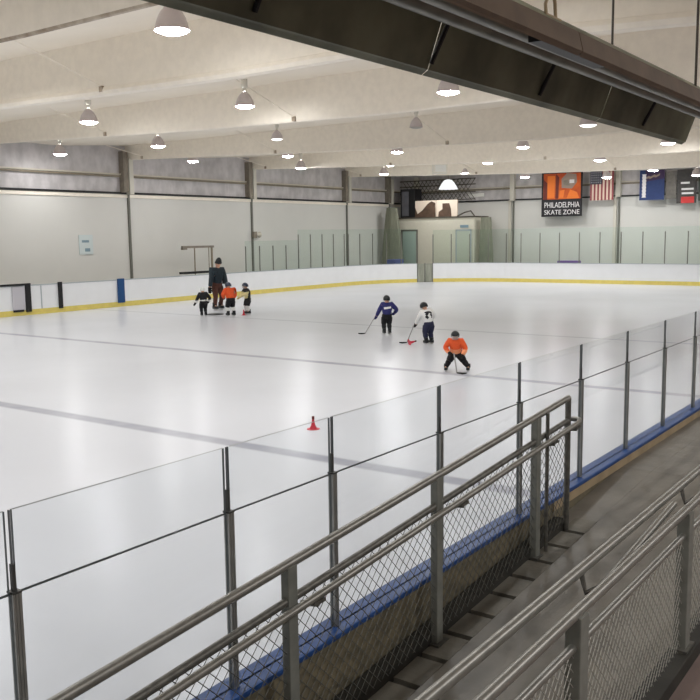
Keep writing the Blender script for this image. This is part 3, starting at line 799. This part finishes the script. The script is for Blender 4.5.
def person(label, x, y, face, h, jersey, pants, sock, helmet, glove, lean=0., side=0., hands=None, feet=None, neck_tilt=0., adult=False, bulk=1.0, yoke=None, band=None, hat=False, kn=.05, patch=None):
    t = thing('person', label, 'person', (x, y, 0), face)
    B0 = .055                                   # skate height
    hd = .082 if adult else .098                # half head height share
    pel = Vector((0, 0, .50 if adult else .46))
    if feet is None: feet = {1: (0, .07), -1: (0, -.07)}
    drop = 0
    sp_ = max(abs(feet[1][1]), abs(feet[-1][1])); drop = max(0, sp_ - .08) * .45 + max(0, lean - .3) * .05
    pel.z -= drop
    Rm = Matrix.Rotation(lean, 3, 'Y') @ Matrix.Rotation(side, 3, 'X')
    U = lambda v: pel + Rm @ Vector(v)
    L = (.86 if adult else .80)                 # unbent neck height
    k0 = L - (.50 if adult else .46)
    spine, chest, neck = U((0, 0, k0 * .3)), U((0, 0, k0 * .66)), U((.0, 0, k0 * .98))
    hc = U((.01, 0, k0 + hd * .75)); hc = neck + (Matrix.Rotation(neck_tilt, 3, 'Y') @ (hc - neck))
    sw = (.115 if adult else .12)
    nodes = {'pelvis': (pel, .066 * bulk), 'spine': (spine, .06 * bulk), 'chest': (chest, .07 * bulk), 'neck': (neck, .038), 'head': (hc - (hc - neck) * .1, (hd * .62, hd * .7)), 'crown': (hc + (hc - neck).normalized() * hd * .45, (hd * .5, hd * .58))}
    edges = [('pelvis', 'spine'), ('spine', 'chest'), ('chest', 'neck'), ('neck', 'head'), ('head', 'crown')]
    J, PT, SK = {}, {}, {}
    J.update({'pelvis': (pel - Rm @ Vector((0, 0, .02)), .108 * bulk), 'spine': (spine, .105 * bulk), 'chest': (chest, .105 * bulk), 'nk': (neck - (neck - chest) * .12, .05)})
    je = [('pelvis', 'spine'), ('spine', 'chest'), ('chest', 'nk')]
    PT.update({'pelvis': (pel, .095 * bulk)}); pe = []
    wrists = {}
    if hands is None: hands = {1: (.1, .16, .42), -1: (.1, -.16, .42)}
    for s in (1, -1):
        sh = U((0, s * sw, k0 * .84)); hp = U((0, s * .055, -.02)); hp = Vector((pel.x, s * .06, pel.z - .03))
        ha = Vector(hands[s]); mid_ = (sh + ha) / 2
        dl = (ha - sh).length; arm = .36
        bend = math.sqrt(max(arm * arm - dl * dl, 0)) / 2
        el = mid_ + Vector((-.55, s * .8, -.15)).normalized() * bend
        fx, fy = feet[s]; an = Vector((fx, fy, B0 + .035)); kneep = (hp + an) / 2 + Vector((kn, s * .005, 0))
        n_ = 'L' if s == 1 else 'R'
        nodes.update({'sh' + n_: (sh, .03), 'el' + n_: (el, .036), 'wr' + n_: (ha, .026), 'hip' + n_: (hp, .052), 'kn' + n_: (kneep, .034), 'an' + n_: (an, .026), 'to' + n_: (Vector((fx + .07, fy + s * .01, B0 + .012)), .026)})
        edges += [('chest', 'sh' + n_), ('sh' + n_, 'el' + n_), ('el' + n_, 'wr' + n_), ('pelvis', 'hip' + n_), ('hip' + n_, 'kn' + n_), ('kn' + n_, 'an' + n_), ('an' + n_, 'to' + n_)]
        J.update({'sh' + n_: (sh, .064 * bulk), 'el' + n_: (el, .052 * bulk), 'wr' + n_: (el + (ha - el) * .84, .04 * bulk)}); je += [('chest', 'sh' + n_), ('sh' + n_, 'el' + n_), ('el' + n_, 'wr' + n_)]
        PT.update({'hip' + n_: (hp, .088 * bulk), 'kn' + n_: (kneep, .066), }); pe += [('pelvis', 'hip' + n_), ('hip' + n_, 'kn' + n_)]
        if sock is None:
            PT['an' + n_] = (an + Vector((0, 0, .01)), .05); pe.append(('kn' + n_, 'an' + n_))
        wrists[s] = (ha, (ha - el).normalized())
    sc = lambda d: {k: (v[0] * h, tuple(q * h for q in v[1]) if isinstance(v[1], tuple) else v[1] * h) for k, v in d.items()}
    skinned('body', sc(nodes), edges, M['skin'], t, 2, 'pelvis')
    jo = skinned('jersey', sc(J), je, M[jersey], t, 2, 'pelvis')
    pm = MB(); q = h
    pm.ball(pel * q, (.098 * bulk * q, .115 * bulk * q, .1 * q), 14)
    for s in (1, -1):
        n_ = 'L' if s == 1 else 'R'; h0, k0_, a0 = nodes['hip' + n_][0] * q, nodes['kn' + n_][0] * q, nodes['an' + n_][0] * q
        pts = [h0 + (k0_ - h0) * f for f in (-.12, .15, .5, .85)] + ([k0_ + (a0 - k0_) * .03] if sock else [k0_ + (a0 - k0_) * f for f in (.1, .5, .95)])
        rs = [.06, .08, .074, .066] + ([.06] if sock else [.058, .054, .048])
        pm.tube(pts, [r * q * (.8 if adult else min(bulk, 1.05)) for r in rs], 12)
    po = pm.build('pants', M[pants], t, smooth=True)
    for s in (1, -1):
        n_ = 'L' if s == 1 else 'R'; k_, a_ = nodes['kn' + n_][0] * h, nodes['an' + n_][0] * h
        if sock: MB().tube([k_ + (a_ - k_) * f for f in (-.05, .4, .7, 1.0)], [.056 * h, .06 * h, .05 * h, .042 * h], 10).build('sock', M[sock], t, smooth=True)
        fx, fy = feet[s][0] * h, feet[s][1] * h; q = h
        sk = MB()
        sk.prism([(-.05 * q, -.034 * q), (.06 * q, -.038 * q), (.105 * q, -.026 * q), (.115 * q, 0), (.105 * q, .026 * q), (.06 * q, .038 * q), (-.05 * q, .034 * q)], B0 * .55 * q, (B0 + .03) * q, 0, Matrix.Translation((fx, fy, 0)))
        sk.tube([(fx, fy, (B0 + .02) * q), (fx - .005 * q, fy, (B0 + .1) * q)], [.05 * q, .046 * q], 10)
        so = sk.build('skate_boot', M['hblack'], t, bevel=.004)
        MB().box(fx - .05 * q, fx + .1 * q, fy - .006 * q, fy + .006 * q, .0, B0 * .6 * q).build('blade', M['blade'], so)
        wp, wd = wrists[s]
        g = glove_mesh(h * 1.25, -s); go = g.build('glove', M[glove], t, smooth=True)
        go.location = wp * h; go.rotation_euler = Vector((0, 0, -1)).rotation_difference(wd).to_euler()
    # head: face, helmet or hat
    dirv = (hc - neck).normalized(); fr = Matrix.Rotation(lean + neck_tilt, 3, 'Y') @ Vector((1, 0, 0))
    Hm = Matrix((fr, dirv.cross(fr), dirv)).transposed().to_4x4(); q = hd * h; c = hc * h
    fc = MB(); fc.ball(c + Hm.to_3x3() @ Vector((.62 * q, .24 * q, .06 * q)), .08 * q, 8, 0).ball(c + Hm.to_3x3() @ Vector((.62 * q, -.24 * q, .06 * q)), .08 * q, 8, 0)
    fc.build('eyes', M['hblack'], t)
    MB().ball(c + Hm.to_3x3() @ Vector((.7 * q, 0, -.12 * q)), (.12 * q, .1 * q, .16 * q), 8).build('nose', M['skin'], t)
    MB().ball(c + Hm.to_3x3() @ Vector((.6 * q, 0, -.42 * q)), (.08 * q, .2 * q, .05 * q), 8).build('mouth', M['jorangepale'], t)
    if hat:
        MB().lathe([(.8 * q, .1 * q), (.86 * q, .12 * q), (.86 * q, .42 * q), (.8 * q, .44 * q), (.74 * q, .8 * q), (.55 * q, 1.2 * q), (.3 * q, 1.5 * q), (.001, 1.6 * q)], c, 16, 0, Hm).build('knit_hat', M['hblack'], t, smooth=True)
        MB().ball(c + Hm.to_3x3() @ Vector((.0, .7 * q, -.05 * q)), (.14 * q, .08 * q, .2 * q), 8).ball(c + Hm.to_3x3() @ Vector((.0, -.7 * q, -.05 * q)), (.14 * q, .08 * q, .2 * q), 8).build('ears', M['skin'], t)
    else:
        hp_ = MB(); n = 18; vs = []; rows = 9
        for i in range(rows + 1):
            ph = PI * .62 * i / rows
            for k in range(n):
                a = 2 * PI * k / n
                cut = .25 * max(0, math.cos(a)) * (i / rows)      # higher over the face
                p2 = ph * (1 - cut)
                vs.append(c + Hm.to_3x3() @ Vector((1.02 * q * math.sin(p2) * math.cos(a), .9 * q * math.sin(p2) * math.sin(a), 1.0 * q * math.cos(p2) + .05 * q)))
        hp_.add(vs, [(i * n + k, (i + 1) * n + k, (i + 1) * n + (k + 1) % n, i * n + (k + 1) % n) for i in range(rows) for k in range(n)])
        ho = hp_.build('helmet', M[helmet], t, smooth=True)
        cg = MB()
        for zz in (.15, -.1, -.35, -.6):
            cg.tube([c + Hm.to_3x3() @ Vector(((1.05 - .15 * abs(zz)) * q * math.cos(a), (.9 - .2 * abs(zz)) * q * math.sin(a), zz * q)) for a in [(-1.2 + 2.4 * k / 8) for k in range(9)]], .035 * q, 5)
        for a in (-.7, -.35, 0, .35, .7):
            cg.tube([c + Hm.to_3x3() @ Vector(((1.05 - .15 * abs(zz)) * q * math.cos(a), (.9 - .2 * abs(zz)) * q * math.sin(a), zz * q)) for zz in (.25, -.1, -.6)], .03 * q, 5)
        cg.build('face_cage', M['cage'], ho)
    # jersey trim: painted by face position along the torso axis
    me = jo.data
    def paint(m, test):
        me.materials.append(M[m]); idx = len(me.materials) - 1
        for p in me.polygons:
            loc = Rm.inverted() @ (p.center / h - pel)
            if test(loc): p.material_index = idx
    if yoke: paint(yoke, lambda l: l.z > k0 * .72)
    if band: paint(band, lambda l: k0 * .0 < l.z < k0 * .22 and abs(l.y) < .14)
    if patch:
        for m, f in patch: paint(m, f)
    return t

def loc_on(x, y, dy):                             # heading helpers: away from the camera, plus an angle
    return math.atan2(y, x) + dy
def stick(label, x, y, face, a, b, blade_dir, m='stick', h=1.0):
    t = thing('hockey_stick', label, 'stick', (x, y, 0), face)
    MB().tube([a, b], .013, 8).build('shaft', M[m], t)
    b = Vector(b); d = Vector(blade_dir).normalized()
    MB().tube([b, b + d * .12 + Vector((0, 0, -.005)), b + d * .2 + Vector((0, 0, .005))], [.014, .022, .016], 6).build('blade', M['gripblack'], t)
    return t
A = loc_on
# coach and his three skaters
person('adult coach in dark jacket and black hat among three small skaters', 24.5, 23.71, A(24.5, 23.71, PI + .5), 1.93, 'jteal', 'pbrown', None, None, 'gripblack', lean=.12, adult=True, bulk=.92,
       hands={-1: (.06, -.2, .42), 1: (.1, .17, .44)}, hat=True, neck_tilt=.1, feet={1: (-.04, .085), -1: (.03, -.08)})
person('small skater in black jersey with a white band and pale helmet, left of the coach', 22.38, 22.35, A(22.38, 22.35, .3), 1.05, 'jblack', 'pblack', 'jblack', 'hwhite', 'gripblack', bulk=1.15, lean=.1,
       hands={1: (.1, .26, .42), -1: (.1, -.2, .46)}, patch=[('jwhite', lambda l: .0 < l.z < .07)])
person('small skater in orange jersey and white socks, right in front of the coach', 22.83, 21.47, A(22.83, 21.47, .5), 1.24, 'jorange', 'pblack', 'jwhite', 'hnavy', 'gripblack', bulk=1.2, lean=.25,
       hands={1: (.2, .1, .5), -1: (.2, -.16, .45)}, feet={1: (.02, .08), -1: (-.03, -.08)})
person('small skater in dark jersey with a pale yellow chest, reaching left, right of the coach', 23.72, 21.47, A(23.72, 21.47, PI / 2 + .5), 1.17, 'jblack', 'pblack', 'jwhite', 'hnavy', 'jyellow', bulk=1.0, lean=.15,
       hands={1: (.3, .08, .55), -1: (.26, -.1, .5)}, patch=[('jyellow', lambda l: l.x > .03 and l.z < .24)])
# the three out on the ice
fa = A(20.7, 13.54, .25)
person('skater in a dark blue jersey and black pants holding a stick out to the left', 20.7, 13.54, fa, 1.12, 'jblue', 'pblack', 'jblack', 'hblack', 'jblue', bulk=1.12,
       hands={1: (.16, .24, .42), -1: (.08, -.2, .5)}, patch=[('jwhite', lambda l: l.x < -.06 and .17 < l.z < .22 and abs(l.y) < .09)])
stick('grey hockey stick reaching left from the blue-jerseyed skater to the ice', 20.7, 13.54, fa, (.2, .28, .5), (.12, .60, .03), (0, 1, 0))
fb = A(19.3, 11.36, .55)
person('skater in a white jersey with a black figure on the back, leaning left', 19.3, 11.36, fb, 1.12, 'jwhite', 'pnavy', 'pnavy', 'hblack', 'gripblack', bulk=1.05, lean=.2, side=-.16, neck_tilt=.15,
       hands={1: (.26, .2, .42), -1: (.2, -.12, .5)}, patch=[('jblack', lambda l: l.x < -.04 and .12 < l.z < .26 and .02 < abs(l.y) < .09), ('jblack', lambda l: l.x < -.04 and (.22 < l.z < .27) and abs(l.y) < .09), ('jblack', lambda l: l.z < .0)])
stick('grey hockey stick held low by the skater in the white jersey', 19.3, 11.36, fb, (.31, .26, .46), (.38, .42, .03), (.3, 1, 0))
fc_ = A(15.71, 8.61, PI - .1)
person('crouching skater in an orange jersey with legs spread wide, nearest the glass', 15.71, 8.61, fc_, 1.0, 'jorange', 'pblack', 'pblack', 'hblack', 'gripblack', bulk=1.2, lean=.5, neck_tilt=-.25,
       hands={1: (.2, .13, .33), -1: (.22, -.1, .38)}, feet={1: (-.02, .24), -1: (.02, -.2)}, patch=[('jorangepale', lambda l: l.x > .05 and l.z < .16)])
stick('grey hockey stick between the spread legs of the orange-jerseyed skater', 15.71, 8.61, fc_, (.26, -.02, .4), (.42, .06, .03), (.3, 1, 0))

# ------------------------------------------------------------------ cones and puck
def cone(label, x, y, hh, tip=0., rz=0., top_='red'):
    t = thing('training_cone', label, 'cone', (x, y, 0), rz)
    mt = Matrix.Rotation(tip, 4, 'Y'); off = (0, 0, .05 if tip else 0)
    MB().lathe([(.30 * hh, .035 * hh), (.16 * hh, .3 * hh), (.085 * hh, .75 * hh), (.075 * hh, .78 * hh)], off, 18, 0, mt).build('body', M['red'], t, smooth=True)
    MB().lathe([(.001, 0), (.5 * hh, 0), (.5 * hh, .03 * hh), (.3 * hh, .05 * hh)], off, 18, 0, mt).build('base', M['red'], t)
    MB().lathe([(.09 * hh, .74 * hh), (.1 * hh, .8 * hh), (.1 * hh, .98 * hh), (.001, 1.0 * hh)], off, 14, 0, mt).build('top', M[top_], t)
    return t
cone('red training cone standing alone behind the near glass', 9.86, 7.73, .19, top_='maroon')
cone('red training cone tipped over by the skater in the white jersey', 18.9, 11.7, .2, 1.35, -.7, 'maroon')
cone('tiny red training cone at the feet of the dark-jerseyed skater', 23.3, 21.3, .2)
tag(MB().lathe([(.001, .03), (.3, .03), (.32, .015), (.3, .0), (.001, 0)], (23.0, 22.4, 0), 20).build('floor_disc', M['hblack'], smooth=True), 'flat black disc on the ice between the coach and the skater left of him', 'disc')

# ------------------------------------------------------------------ world, exposure
w_ = bpy.data.worlds.new('world'); S.world = w_; w_.use_nodes = True
w_.node_tree.nodes['Background'].inputs[0].default_value = (.6, .6, .6, 1); w_.node_tree.nodes['Background'].inputs[1].default_value = .2
vs_ = S.view_settings
S.display_settings.display_device = 'sRGB'
vs_.view_transform = 'Standard'; vs_.look = 'None'; vs_.exposure = 0.09; vs_.gamma = 1.0; vs_.use_curve_mapping = False
S.cycles.max_bounces = 10; S.cycles.diffuse_bounces = 6; S.cycles.transparent_max_bounces = 32
S.cycles.use_denoising = True
S.cycles.sample_clamp_indirect = 6
